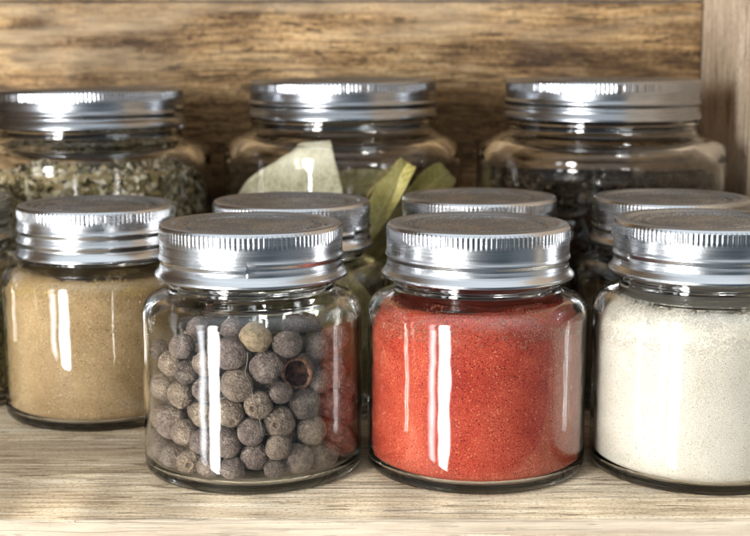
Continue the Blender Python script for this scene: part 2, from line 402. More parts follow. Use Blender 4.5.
def lid_mesh(Rr, flare, H, N, seed, threads, zone):
    """Screw band: rolled rim, knurled skirt, helical thread, flared foot; a closed shell."""
    rnd = np.random.RandomState(seed); n = N*6
    amp_k = 0.65+0.35*rnd.rand(N); amp_k[rnd.rand(N) < 0.06] *= 0.4
    P = path([(Rr-4.6, -1.15), (Rr-4.2, -0.95, 0.3), (Rr-3.3, 0.0, 0.5), (Rr-0.5, 0.0, 1.0), (Rr, -1.3, 0.6), (Rr, -(H-3.2), 0.8), (Rr+0.35, -(H-2.4), 0.8),
              (flare, -(H-0.9), 0.6), (flare, -H, 0.35), (flare-1.2, -H, 0.35), (Rr-1.0, -(H-1.4), 0.5), (Rr-1.1, -1.7, 0.4), (Rr-4.6, -1.55)], 0.16)
    Q = []
    for a, b in zip(P[:-1], P[1:]):
        m = max(1, int(abs(b[1]-a[1])/0.35)) if a[0] > Rr-0.9 else 1
        for k in range(m): Q.append(a+(b-a)*k/m)
    Q.append(P[-1])
    z0, z1 = zone
    def rfun(r, z, th):
        rr = np.full(th.shape, r)
        if r < Rr-0.7: return rr
        t = -z
        ph = th/(2*math.pi)*N; k = np.floor(ph).astype(int) % N; fr = ph-np.floor(ph)
        win = 0.0
        if z0-0.6 < t < z1+0.8:
            e1 = min(1, max(0, (t-z0+0.6)/0.7)); e2 = np.clip((z1+0.5*(amp_k[k]-0.6)-t)/0.6, 0, 1); win = e1*e2
        rr = rr-0.24*Rr/27.7*amp_k[k]*win*(0.5-0.5*np.cos(2*math.pi*fr))**1.4*1.0+0.12*win
        u = (th/(2*math.pi)) % 1.0
        for (tz, slope, u0, u1, amp, w) in threads:
            uu = (u-u0) % 1.0; span = (u1-u0)
            on = np.clip(uu/0.015, 0, 1)*np.clip((span-uu)/0.02, 0, 1)
            c = tz+slope*uu; d = (t-c)/w
            rr = rr+on*(amp*np.exp(-d**2*2.2)-amp*0.75*np.exp(-((t-c-1.35*w)/w)**2*2.2))
        return rr
    return lathe(Q, n, rfun)

def disc_mesh(Rr, n, ring=0.8):
    e = Rr-4.4
    P = path([(e, -1.5), (e, -1.1, 0.15), (e-0.7, -0.75, 0.4), (e-1.8, -0.75, 0.35), (e-2.3, -1.55, 0.3), (e-3.6, -1.6, 0.3), (e-4.1, -0.75, 0.3), (e-5.0, -0.75, 0.3), (e-5.6, -1.25, 0.4), (e-9.5, -1.3, 0.4), (e-9.9, -1.05, 0.3), (0, -1.05)], 0.3)
    Vt, Ft = lathe(P, n)
    return Vt, Ft

MESH = {}
def mesh_from(name, VF, mat):
    o = link(name, VF[0], VF[1], mat); me = o.data; bpy.data.objects.remove(o); return me
MESH['small_glass'] = mesh_from('glass_body', lathe(jar_small_profile(), NSEG), M_GLASS)
MESH['big_glass'] = mesh_from('glass_body', lathe(jar_big_profile(), 200), M_GLASS)
MESH['small_band'] = mesh_from('lid', lid_mesh(27.75, 29.3, 16.0, 118, 3, [(9.2, 1.3, 0.02, 1.10, 0.42, 1.0)], (1.3, 4.6)), M_METAL)
MESH['tan_band'] = mesh_from('lid', lid_mesh(27.4, 28.6, 17.6, 116, 5, [(7.6, 1.0, 0.0, 0.98, 0.5, 1.1), (12.2, 1.0, 0.5, 1.48, 0.5, 1.1)], (1.3, 4.6)), M_METAL)
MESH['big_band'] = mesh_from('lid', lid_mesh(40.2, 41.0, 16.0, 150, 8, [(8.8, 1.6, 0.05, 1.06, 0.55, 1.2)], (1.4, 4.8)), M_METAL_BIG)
MESH['small_disc'] = mesh_from('lid_disc', disc_mesh(27.75, 128), M_DISC)
MESH['big_disc'] = mesh_from('lid_disc', disc_mesh(40.2, 160), M_DISC)

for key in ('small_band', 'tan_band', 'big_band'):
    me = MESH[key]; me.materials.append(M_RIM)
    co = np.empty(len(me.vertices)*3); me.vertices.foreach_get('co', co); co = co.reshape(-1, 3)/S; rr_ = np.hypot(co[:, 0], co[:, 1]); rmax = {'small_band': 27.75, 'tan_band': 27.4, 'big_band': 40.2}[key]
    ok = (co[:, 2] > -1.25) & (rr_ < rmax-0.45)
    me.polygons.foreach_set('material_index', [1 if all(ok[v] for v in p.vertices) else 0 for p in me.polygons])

def add(name, me, parent, loc=(0,0,0), rz=0):
    o = bpy.data.objects.new(name, me); COL.objects.link(o); o.parent = parent; o.location = Vector(loc)*S; o.rotation_euler = (0, 0, rz); return o

def make_jar(x, y, size, label, rz=0.0, lid_top=None, kind='small', lid_rz=0.0, tilt=(0, 0), group=None):
    g = 'big_glass' if size == 'big' else 'small_glass'
    j = tag(empty('spice_jar', (x, y, 0.05), rz), label, 'jar', group)
    b = add('glass_body', MESH[g], j)
    top = lid_top
    h0 = 114.0 if size == 'big' else 76.0
    b.scale = (1, 1, top/h0)
    band = 'big_band' if size == 'big' else ('tan_band' if kind == 'tan' else 'small_band')
    l = add('lid', MESH[band], j, (0, 0, top), lid_rz); l.rotation_euler = (tilt[0], tilt[1], lid_rz)
    add('lid_disc', MESH['big_disc' if size == 'big' else 'small_disc'], l, (0, 0, 0), lid_rz*3.1)
    return j

GS = 'small spice jars in the front two rows'; GB = 'large storage jars along the back'
PA = (-37.7, 0.0); PB = (31.3, 0.0); PC = (100.6, -1.0); PD = (-98.0, 65.0); PE = (-29.6, 69.0); PF = (37.6, 77.5); PG = (106.2, 74.5); PN = (-162.5, 84.0)
PJ = (-123.4, 180.0); PK = (-14.0, 183.0); PM = (94.7, 159.5)
jA = make_jar(*PA, 'small', 'small glass jar with silver screw lid, full of whole allspice berries, in the front row', 0.3, 75.8, lid_rz=R(-112), group=GS)
jB = make_jar(*PB, 'small', 'small glass jar with silver screw lid, filled with bright red ground spice', 1.3, 75.8, lid_rz=R(20), group=GS)
jC = make_jar(*PC, 'small', 'small glass jar with silver screw lid, filled with cream white powder', 2.2, 77.0, lid_rz=R(70), group=GS)
jD = make_jar(*PD, 'small', 'small glass jar with ringed silver lid, filled with tan powder, set behind the allspice jar', 0.8, 74.2, kind='tan', lid_rz=R(-40), group=GS)
jE = make_jar(*PE, 'small', 'small silver lidded jar behind the allspice jar, in front of the bay leaf jar', 2.9, 75.0, lid_rz=R(150), group=GS)
jF = make_jar(*PF, 'small', 'small silver lidded jar almost hidden behind the red spice jar', 0.1, 75.6, lid_rz=R(200), group=GS)
jG = make_jar(*PG, 'small', 'small silver lidded jar behind the cream powder jar, beside the pale side wall', 1.9, 75.6, lid_rz=R(95), group=GS)
jN = make_jar(*PN, 'small', 'small glass jar of dark dried herbs, left of the tan powder jar', 1.1, 75.0, lid_rz=R(30), group=GS)
jJ = make_jar(*PJ, 'big', 'large wide jar of chopped pale green dried herbs with silver lid, at back left', 0.5, 110.6, lid_rz=R(-65), tilt=(0, R(-1.0)), group=GB)
jK = make_jar(*PK, 'big', 'large wide jar of whole bay leaves with silver lid, at back centre', 1.5, 114.6, lid_rz=R(-75), tilt=(0, R(-0.6)), group=GB)
jM = make_jar(*PM, 'big', 'large wide dark jar with silver lid by the side wall, at back right', 2.5, 115.3, lid_rz=R(10), group=GB)

# ------------------------------------------------------------------ powders (their own outline follows the inside of the glass)
def inner_r_small(z):
    z = max(2.8, z)
    if z < 6.0: return 32.3-(3.2-math.sqrt(max(0, 3.2**2-(6.0-z)**2)))
    if z < 43.2: return 32.3
    t = min(1, (z-43.2)/10.5); return 32.3-7.4*t**2.3

def powder_heap(name, fill, mat, loc, label, seed, rough, gap=0.10, cat='ground spice', tiltdir=0.0, tiltamp=0.0, dip=1.5, res=None, zres=(44, 56), scz=1.0):
    n = 150; V = []; F = []
    rng = np.random.RandomState(seed)
    ths = np.arange(n)*2*math.pi/n
    def top(th, rr):
        x, y = rr*math.cos(th), rr*math.sin(th)
        h = mnoise.fractal(Vector((x*0.07+seed, y*0.07, seed*1.3)), 0.9, 2.1, 5)*rough+mnoise.noise(Vector((x*0.6, y*0.6+seed, 3)))*rough*0.25
        return fill+h+tiltamp*(rr/30)*math.cos(th-tiltdir)-dip*(1-(rr/31)**2)
    nz = 46; rings = []
    pass
    V.append((0, 0, 3.75)); 
    for rr in (10, 20, 26): V += [(rr*math.cos(t), rr*math.sin(t), 3.7 if rr < 20 else 3.1) for t in ths]
    for k in range(nz):
        u = k/(nz-1)
        for t in ths:
            zt = top(t, 30.5); z = 3.05+(zt-3.05)*u
            r = inner_r_small(z)-gap-(0.25*max(0, mnoise.noise(Vector((math.cos(t)*6, math.sin(t)*6, z*0.25+seed)))) if u > 0.02 else 0)
            V.append((r*math.cos(t), r*math.sin(t), z))
    nr = 26
    for k in range(1, nr):
        f = 1-k/nr
        for t in ths:
            r = (inner_r_small(top(t, 30.5))-0.6)*f; V.append((r*math.cos(t), r*math.sin(t), top(t, r)))
    V.append((0, 0, top(0, 0)))
    R_ = 3+nz+nr-1
    st = lambda k: 1+k*n
    for i in range(n):
        j = (i+1) % n
        F.append((0, st(0)+j, st(0)+i))
        for k in range(R_-1): F.append((st(k)+i, st(k)+j, st(k+1)+j, st(k+1)+i))
        F.append((st(R_-1)+i, st(R_-1)+j, len(V)-1))
    o = link(name, np.array(V), F, mat, None, (loc[0], loc[1], 0.05))
    tag(o, label, cat)
    if res is not None:
        prof = [(inner_r_small(z)-gap*0.8, z) for z in np.linspace(zres[0], zres[1], 22)]
        Vr, Fr = lathe(prof, 150)
        link('powder_residue', Vr, Fr, res, o)
    return o
powder_heap('paprika_powder', 51.8, M_RED, PB, 'bright red ground spice filling the front middle jar', 3, 0.6, tiltdir=R(-60), tiltamp=0.8, res=M_RES_RED, zres=(38, 53.4))
powder_heap('cream_powder', 52.4, M_CREAM, PC, 'cream white speckled powder filling the jar at front right', 7, 0.3, tiltdir=R(200), tiltamp=0.4, dip=0.2, res=M_RES_CREAM, zres=(41, 53.4))
powder_heap('tan_powder', 51.6, M_TAN, PD, 'tan brown ground spice filling the jar behind the allspice', 11, 1.2, tiltdir=R(120), tiltamp=0.6, res=M_RES_TAN, zres=(40, 53.4))
powder_heap('brown_powder', 44.0, M_BROWN, PG, 'dark brown ground spice in the jar behind the cream powder jar', 17, 1.5)

# ------------------------------------------------------------------ allspice berries
BERRIES = """-17.3,-2.7,42.3,3.5 -14.4,-10.0,45.9,4.2 -3.9,-17.1,46.5,4.2 3.3,-26.0,45.9,4.5 -18.2,-21.8,42.1,3.6 -27.8,-7.2,37.9,3.2 -22.2,-17.4,36.0,3.7 -16.9,-22.7,34.6,3.7 -19.1,-20.1,27.3,4.2 -3.9,-26.9,41.2,4.8 -2.1,-26.9,32.0,4.8 6.2,-26.2,36.9,5.1 13.4,-11.3,47.0,4.0 12.2,-24.6,43.5,4.2 17.5,0.8,45.6,3.6 21.1,-18.3,41.5,4.0 14.8,-22.4,34.2,4.8 10.3,-26.8,29.4,3.4 -22.8,-13.6,16.9,5.3 -18.1,-21.2,16.0,4.2 -22.0,-17.4,7.4,4.0 -16.7,-22.7,7.2,3.9 -4.2,-27.5,23.6,4.2 1.8,-27.8,18.1,4.2 -5.0,-27.3,14.4,4.4 -11.8,-25.3,22.2,4.0 2.4,-25.4,10.2,4.5 -3.7,-28.1,7.0,3.7 3.9,-27.6,26.0,4.2 9.5,-24.4,20.2,4.8 16.7,-21.7,25.1,4.7 18.6,-20.0,16.4,4.7 24.3,-12.2,22.5,4.7 25.3,-11.0,12.9,4.4 21.9,-17.1,7.7,4.2 14.5,-22.3,8.3,5.0 24.2,-12.7,31.5,4.5 25.3,-12.0,42.8,3.9 -12.3,-25.2,14.3,4.0 -11.4,-25.4,30.0,4.0 -11.0,-25.8,37.9,4.0 -27.7,-4.5,26.1,3.9 -27.8,-4.1,8.8,3.9 -10.4,-26.2,7.2,3.9 8.5,-27.4,6.7,3.4 -26.4,7.2,8.3,4.7 14.8,23.3,7.8,4.5 9.4,-26.5,13.2,4.0 28.1,2.7,7.2,3.9 -16.5,-12.2,6.9,3.6 -21.3,0.2,7.4,4.1 -10.9,-17.4,7.4,4.1 -7.1,27.0,7.5,4.2 -3.6,-20.8,7.0,3.7 0.5,28.5,6.9,3.6 -17.1,16.5,10.0,4.6 20.8,-9.7,6.8,3.5 0.3,20.5,8.0,4.5 27.5,-5.1,7.4,4.1 -14.6,24.1,7.3,4.0 -24.3,14.9,6.9,3.6 8.5,17.0,9.7,4.7 26.0,10.4,7.4,4.1 -8.6,18.8,8.6,4.3 -26.0,-11.0,7.2,3.9 -18.7,9.2,6.8,3.5 -25.4,-11.9,27.6,4.1 -9.8,25.9,15.5,4.4 -17.2,22.1,16.5,4.1 17.1,-12.6,12.4,4.0 -28.3,1.2,14.1,3.8 -27.6,-5.9,16.8,3.9 6.5,-18.9,7.2,3.9 -19.9,-6.8,11.2,4.1 21.1,-19.2,31.0,3.6 -11.0,16.1,16.7,4.6 21.4,17.4,8.0,4.5 7.0,26.4,11.6,4.7 19.3,5.9,10.3,4.6 -22.7,15.6,17.1,4.6 20.3,-1.9,7.2,3.9 -6.6,-18.5,14.9,4.7 10.3,-17.3,14.7,4.3 -17.8,7.6,14.6,4.6 -4.0,20.2,15.1,3.9 17.4,-7.5,19.2,4.5 27.3,-3.7,17.4,4.5 15.8,13.2,13.6,4.3 24.0,13.1,17.0,4.7 -1.2,27.8,14.6,4.3 -18.0,-7.7,21.2,3.6 -13.9,-13.5,14.1,4.2 -21.0,-0.4,17.8,4.7 -13.2,-17.1,21.6,4.4 4.1,20.0,17.4,4.5 -27.2,3.5,23.6,4.6 27.2,4.8,15.2,4.5 -22.9,3.7,30.8,3.8 -13.0,24.5,23.4,4.4 19.5,-0.7,15.1,3.7 11.9,26.1,18.0,3.4 5.0,28.0,19.4,3.6 -17.4,-12.2,27.1,4.0 -26.9,8.3,16.7,3.9 -17.3,22.5,32.3,3.7 19.5,20.3,15.6,4.0 20.6,-0.8,24.2,4.7 -19.6,-3.5,28.0,4.6 -6.3,-20.5,26.8,3.9 8.7,-19.5,28.4,4.3 -19.9,-9.6,34.8,4.6 -24.9,11.4,27.9,4.7 16.5,6.9,26.4,3.7 12.3,18.8,18.6,4.0 -19.8,18.8,25.2,4.8 25.5,10.1,27.7,4.7 -15.9,6.1,30.3,3.6 -3.3,-5.6,30.2,3.9 4.0,-4.1,28.7,3.9 -1.2,-20.6,21.2,3.9 -10.7,-15.0,28.7,3.5 -2.9,4.2,31.7,3.6 -7.2,12.4,30.4,3.6 9.3,18.4,25.6,3.7 -17.4,13.6,32.3,4.3 3.3,-14.1,24.0,4.7 -5.4,21.4,31.4,3.5 -10.2,-0.5,30.4,3.7 15.9,22.8,24.8,4.3 -20.3,7.4,22.3,3.5 22.0,17.3,24.4,4.1 15.6,15.8,28.0,3.6 12.4,-14.0,22.6,4.6 -4.7,27.2,22.5,4.5 8.3,26.4,26.5,4.4 -0.5,14.3,29.4,3.4 27.7,-5.1,25.6,3.9 -8.8,6.0,28.0,3.5 8.6,8.2,25.1,4.3 -11.7,18.6,29.0,3.9 28.0,3.3,23.3,3.9 19.0,6.1,19.0,4.3 0.9,21.7,26.7,4.5 -9.9,26.7,30.3,3.6"""
bpos = [tuple(map(float, s.split(','))) for s in BERRIES.split()]

def ico(sub):
    import bmesh
    bm = bmesh.new(); bmesh.ops.create_icosphere(bm, subdivisions=sub, radius=1.0)
    V = np.array([v.co[:] for v in bm.verts]); F = [tuple(v.index for v in f.verts) for f in bm.faces]; bm.free(); return V, F
def berry_mesh(seed, squash, pit):
    V, F = ico(5); out = []
    for v in V:
        p = Vector(v)
        d = 0.060*mnoise.fractal(p*1.9+Vector((seed*7.1, 0, 0)), 0.8, 2.0, 3)+0.014*mnoise.noise(p*9+Vector((0, seed, 0)))+0.016*mnoise.noise(p*19+Vector((0, 0, seed)))
        r = 1+d
        ang = math.acos(max(-1, min(1, p.z)))
        if pit: r -= 0.10*math.exp(-(ang/0.20)**2)-0.035*math.exp(-((ang-0.34)/0.10)**2)
        if ang > 2.85: r -= 0.06*math.exp(-((math.pi-ang)/0.15)**2)
        out.append((p.x*r, p.y*r, p.z*r*squash))
    return np.array(out), F

def berry_mat():
    t = NT('allspice skin'); v = t.tc.outputs['Object']
    oi = t.n('ShaderNodeObjectInfo')
    n1 = t.noise(t.mapping(v), 4600, 4, 0.7); n2 = t.noise(v, 900, 3, 0.6)
    f = t.math('ADD', t.math('MULTIPLY', n1, 0.6), t.math('MULTIPLY', n2, 0.4))
    colA = t.ramp(f, [(0.30, srgb(76, 64, 57)), (0.50, srgb(122, 107, 99)), (0.68, srgb(176, 160, 146))])
    colB = t.ramp(f, [(0.30, srgb(96, 79, 62)), (0.50, srgb(140, 122, 104)), (0.68, srgb(200, 180, 152))])
    colC = t.ramp(f, [(0.30, srgb(72, 60, 52)), (0.50, srgb(104, 91, 82)), (0.68, srgb(158, 144, 130))])
    r = oi.outputs['Random']
    col = t.mix(t.ramp(r, [(0.55, BW(0)), (0.95, BW(1))]), colA, colB)
    col = t.mix(t.ramp(r, [(0.05, BW(1)), (0.40, BW(0))]), col, colC)
    t.l(col, t.p.inputs['Base Color']); t.p.inputs['Roughness'].default_value = 0.82; t.p.inputs['Specular IOR Level'].default_value = 0.25
    vor = t.n('ShaderNodeTexVoronoi'); vor.inputs['Scale'].default_value = 6500; t.l(v, vor.inputs['Vector'])
    h = t.math('ADD', n1, t.math('MULTIPLY', vor.outputs['Distance'], -0.6))
    t.l(t.bump(h, 0.9, 0.0006), t.p.inputs['Normal'])
    return t.m
M_BERRY = berry_mat()
def flat_mat(name, stops, scale=400, rough=0.85, bump=0.5):
    t = NT(name); v = t.tc.outputs['Object']; n1 = t.noise(v, scale, 4, 0.6)
    t.l(t.ramp(n1, stops), t.p.inputs['Base Color']); t.p.inputs['Roughness'].default_value = rough; t.p.inputs['Specular IOR Level'].default_value = 0.25
    t.l(t.bump(n1, bump, 0.0003), t.p.inputs['Normal']); return t.m
M_PALEBERRY = flat_mat('pale allspice skin', [(0.35, srgb(122, 103, 80)), (0.62, srgb(168, 148, 120))], 3000)
M_CALYX = flat_mat('allspice calyx', [(0.35, srgb(96, 78, 62)), (0.65, srgb(176, 154, 128))], 2500)
M_HOLLOW = flat_mat('broken allspice hollow', [(0.4, srgb(40, 26, 20)), (0.62, srgb(96, 60, 42))], 2500, 0.8)
M_BROKEN = flat_mat('broken allspice flesh', [(0.38, srgb(84, 58, 44)), (0.60, srgb(160, 116, 88))], 2500, 0.7)

BM = [mesh_from('allspice_berry', berry_mesh(k+1, (0.93, 1.0, 1.08, 0.97, 1.03)[k], k in (1, 3)), M_BERRY) for k in range(5)]
def torus(R0, r0, n=28, m=10, wob=0.0, seed=0):
    V = []; F = []
    for i in range(n):
        a = 2*math.pi*i/n; w = 1+wob*math.sin(4*a+seed)
        for k in range(m):
            b = 2*math.pi*k/m; V.append(((R0*w+r0*math.cos(b))*math.cos(a), (R0*w+r0*math.cos(b))*math.sin(a), r0*1.5*math.sin(b)))
    for i in range(n):
        for k in range(m): F.append((i*m+k, ((i+1) % n)*m+k, ((i+1) % n)*m+(k+1) % m, i*m+(k+1) % m))
    return np.array(V), F
CALYX = mesh_from('calyx', torus(1.15, 0.32, 28, 10, 0.05), M_CALYX)
GROUP_B = 'allspice berries packed in the front jar'
rng = random.Random(12)
proto = {}
CAL = {28: (-.3, -1, .0), 29: (-.1, -1, .05), 21: (0.1, -1, 0.1)}
for i, (x, y, z, r) in enumerate(bpos):
    loc = Vector((PA[0]+x, PA[1]+y, z+0.05))
    if i == 16: continue
    me = BM[rng.randrange(5)]
    if i in CAL: me = BM[1]
    o = bpy.data.objects.new('allspice_berry', me); COL.objects.link(o); o.location = loc*S
    s = r*0.985; o.scale = (s*rng.uniform(.93, 1.05), s*rng.uniform(.93, 1.05), s) if i not in CAL else (s, s, s)
    if i in CAL: o.rotation_euler = Vector(CAL[i]).to_track_quat('Z', 'Y').to_euler()
    else: o.rotation_euler = (rng.uniform(0, 6.28), rng.uniform(0, 6.28), rng.uniform(0, 6.28))
    lab = 'whole round grey brown allspice berry packed inside the front left glass jar'
    if i == 3: lab = 'pale tan allspice berry near the top of the berry jar, lightest of all'
    elif i == 28: lab = 'allspice berry showing a small round calyx ring, above and left of the other ringed one'
    elif i == 29: lab = 'large allspice berry with a round calyx ring at the middle of the jar'
    elif i == 21: lab = 'allspice berry with a coiled calyx ring at lower left near the jar base'
    tag(o, lab, 'berry', GROUP_B)
    if i == 3:
        me2 = BM[2].copy(); me2.materials.clear(); me2.materials.append(M_PALEBERRY); o.data = me2
    if i in CAL:
        c = bpy.data.objects.new('calyx', CALYX); COL.objects.link(c); c.parent = o
        c.location = (0, 0, 0.985*S); c.scale = (1/s*1.0,)*3
# the broken one: an open thin shell
def broken_berry():
    n, m = 40, 14; V = []; F = []
    for side, rr in ((0, 1.0), (1, 0.80)):
        for k in range(m):
            for i in range(n):
                a = 2*math.pi*i/n
                lim = 1.72+0.25*math.sin(a*2+1)+0.34*mnoise.noise(Vector((math.cos(a)*2.5, math.sin(a)*2.5, 4)))
                ph = math.pi-(k/(m-1))*lim*0.98
                q = rr*(1+0.05*mnoise.noise(Vector((math.cos(a)*2, math.sin(a)*2, ph*2+side))))
                V.append((q*math.sin(ph)*math.cos(a), q*math.sin(ph)*math.sin(a), q*math.cos(ph)))
    b = n*m
    for i in range(n):
        j = (i+1) % n
        for k in range(m-1):
            F.append((k*n+i, k*n+j, (k+1)*n+j, (k+1)*n+i)); F.append((b+k*n+j, b+k*n+i, b+(k+1)*n+i, b+(k+1)*n+j))
        F.append(((m-1)*n+i, (m-1)*n+j, b+(m-1)*n+j, b+(m-1)*n+i))
    return np.array(V), F
x, y, z, r = bpos[16]
bv, bf = broken_berry(); nb_ = len(bv)//2
o = link('allspice_berry', bv, bf, None, None, (PA[0]+x, PA[1]+y, z), mats=[M_BROKEN, M_HOLLOW], face_mat=[1 if min(q) >= nb_ else 0 for q in bf]); o.scale = (r*.98,)*3
o.rotation_euler = Vector((-.25, -1, .25)).to_track_quat('Z', 'Y').to_euler()
tag(o, 'broken allspice berry, an open hollow reddish brown shell, right of centre in the jar', 'berry', GROUP_B)
# a loose dry fibre against the glass
def tube(pts, rad, n=8):
    V = []; F = []; pts = [Vector(p) for p in pts]
    for i, p in enumerate(pts):
        d = (pts[min(i+1, len(pts)-1)]-pts[max(i-1, 0)]).normalized(); a = d.orthogonal().normalized(); b = d.cross(a)
        rr = rad(i/(len(pts)-1)) if callable(rad) else rad
        for k in range(n): V.append(tuple(p+a*rr*math.cos(2*math.pi*k/n)+b*rr*math.sin(2*math.pi*k/n)))
    for i in range(len(pts)-1):
        for k in range(n): F.append((i*n+k, i*n+(k+1) % n, (i+1)*n+(k+1) % n, (i+1)*n+k))
    F.append(tuple(range(n-1, -1, -1))); F.append(tuple((len(pts)-1)*n+k for k in range(n)))
    return V, F
M_FIBRE = flat_mat('dry fibre', [(0.4, srgb(128, 120, 110)), (0.6, srgb(160, 152, 140))])
fp = [(-36.4, 42.7), (-36.8, 36.8), (-35.2, 30.1), (-33.5, 22.7), (-32.0, 16.5)]
pts = []
for a, b in zip(fp[:-1], fp[1:]):
    for k in range(5):
        xx = a[0]+(b[0]-a[0])*k/5+0.25*math.sin(len(pts)*0.9); zz = a[1]+(b[1]-a[1])*k/5
        dx = xx-PA[0]; pts.append((xx, PA[1]-math.sqrt(31.3**2-dx*dx), zz))
V, F = tube(pts, 0.11)
tag(link('dry_fibre', V, F, M_FIBRE), 'thin pale dry fibre hanging against the glass among the allspice berries', 'fibre')

# ------------------------------------------------------------------ dried herbs
def herb_mat(name, stops):
    t = NT(name); g = t.n('ShaderNodeNewGeometry')
    n1 = t.noise(t.tc.outputs['Object'], 700, 3, 0.6)
    f = t.math('ADD', t.math('MULTIPLY', g.outputs['Random Per Island'], 0.86), t.math('MULTIPLY', n1, 0.14))
    t.l(t.ramp(f, stops), t.p.inputs['Base Color']); t.p.inputs['Roughness'].default_value = 0.85; t.p.inputs['Specular IOR Level'].default_value = 0.2
    t.l(t.bump(n1, 0.5, 0.0003), t.p.inputs['Normal']); return t.m
M_HERB = herb_mat('chopped herb flakes', [(0.0, srgb(52, 44, 30)), (0.25, srgb(92, 84, 54)), (0.45, srgb(138, 126, 84)), (0.56, srgb(172, 152, 108)), (0.68, srgb(216, 202, 168)), (0.95, srgb(244, 238, 220))])
M_HERB_DARK = herb_mat('dark herb needles', [(0.0, srgb(52, 50, 34)), (0.35, srgb(96, 94, 56)), (0.65, srgb(136, 124, 72)), (0.85, srgb(184, 158, 98)), (1.0, srgb(214, 194, 140))])

def flake(V, F, c, nrm, L, Wd, rng, th=0.25):
    """One curled leaf chip with real thickness."""
    n = nrm.normalized(); a = n.orthogonal().normalized(); ang = rng.uniform(0, 6.28)
    u = a*math.cos(ang)+n.cross(a)*math.sin(ang); w = n.cross(u)
    curl = rng.uniform(-0.35, 0.35)*L; bend = rng.uniform(-0.3, 0.3)*Wd
    o = len(V)
    ol = [(-0.5, rng.uniform(-.2, .2)), (-0.2, -0.5*rng.uniform(.6, 1.1)), (0.25, -0.45*rng.uniform(.6, 1.1)), (0.5, rng.uniform(-.2, .2)), (0.2, 0.5*rng.uniform(.6, 1.1)), (-0.25, 0.45*rng.uniform(.6, 1.1))]
    for s in (1, -1):
        for (p, q) in ol:
            V.append(tuple(c+u*(p*L)+w*(q*Wd)+n*(s*th*0.5+curl*(p*p)-bend*abs(q))))
    F.append([o+k for k in range(6)]); F.append([o+6+k for k in range(5, -1, -1)])
    for k in range(6): F.append((o+k, o+6+k, o+6+(k+1) % 6, o+(k+1) % 6))

def herb_fill(name, loc, rin, zb, zt, shoulder, mat, label, seed, nside, ntop, Lr, Wr, cat, rough=3.0, slope=(0, 0)):
    rng = random.Random(seed); V = []; F = []
    def top(x, y): return zt+rough*mnoise.fractal(Vector((x*0.05+seed, y*0.05, 1)), 0.8, 2, 3)+slope[0]*x+slope[1]*y
    # a dense core so that light does not pass
    prof = [(0, zb+0.6), (rin-7, zb+0.6), (rin-4.5, zb+4), (rin-4.5, zt-6), (rin-9, zt-3.5), (0, zt-3.5)]
    cv, cf = lathe(prof, 40)
    V += [tuple(v) for v in cv]; F += [list(f) for f in cf]
    for k in range(nside):
        th = rng.uniform(0, 6.283); z = zb+0.8+(zt-zb+1)*rng.random()
        L = rng.uniform(*Lr); Wd = L*rng.uniform(*Wr)
        r = shoulder(z)-0.4-rng.random()**1.6*4.2
        x, y = r*math.cos(th), r*math.sin(th)
        if z > top(x, y): z = top(x, y)-rng.random()*2
        # keep the chip inside the glass: lie along the wall when close to it
        dep = shoulder(z)-r
        tl = min(1.0, dep/(L*0.5))
        nrm = Vector((math.cos(th), math.sin(th), 0))+Vector((rng.uniform(-1, 1), rng.uniform(-1, 1), rng.uniform(-1, 1)))*(0.25+0.8*tl)
        if dep < 1.0: r -= 0.25*L*0.35; x, y = r*math.cos(th), r*math.sin(th)
        flake(V, F, Vector((x, y, max(z, zb+1.2))), nrm, L, Wd, rng)
    for k in range(ntop):
        th = rng.uniform(0, 6.283); r = (shoulder(zt)-2.5)*math.sqrt(rng.random()); x, y = r*math.cos(th), r*math.sin(th)
        L = rng.uniform(*Lr); flake(V, F, Vector((x, y, top(x, y)-rng.random()*3.0)), Vector((rng.uniform(-.7, .7), rng.uniform(-.7, .7), 1)), L, L*rng.uniform(*Wr), rng)
    o = link(name, V, F, mat, None, (loc[0], loc[1], 0.05), smooth=False)
    tag(o, label, cat, None, 'stuff'); return o
def inner_r_big(z, sc=1.0):
    z = z/sc
    if z < 13: return 49.2-(6.5-math.sqrt(max(0, 6.5**2-(13-max(z, 6.5))**2)))
    if z < 66: return 49.2
    t = min(1, (z-66)/21); return 49.2-9.5*t**2.3
herb_fill('dried_herbs', PJ, 49, 7.5, 83, lambda z: inner_r_big(z, 109.9/114)-0.4, M_HERB, 'chopped pale green and brown dried herb flakes filling the big jar at back left', 21, 11500, 4200, (1.4, 5.6), (0.28, 0.8), 'dried herbs', 3.0, (0.01, 0.03))
herb_fill('dried_herbs', PN, 31.5, 5.5, 47, lambda z: inner_r_small(z)-0.3, M_HERB_DARK, 'dark stringy dried herb needles in the jar cut off by the left edge', 33, 5000, 900, (3.0, 8.0), (0.10, 0.25), 'dried herbs', 1.5)

M_DARK_FILL = herb_mat('dark flake fill', [(0.0, srgb(36, 30, 26)), (0.5, srgb(62, 52, 42)), (0.85, srgb(90, 76, 60)), (1.0, srgb(120, 102, 80))])
herb_fill('darkening_flakes', PM, 49, 7.5, 77, lambda z: inner_r_big(z)-0.4, M_DARK_FILL, 'dark brown flakes added as a fill that darkens the big jar at back right', 41, 7500, 3500, (1.2, 3.6), (0.4, 0.9), 'dried herbs', 2.0)  # fill put in so the see-through jar reads dark inside

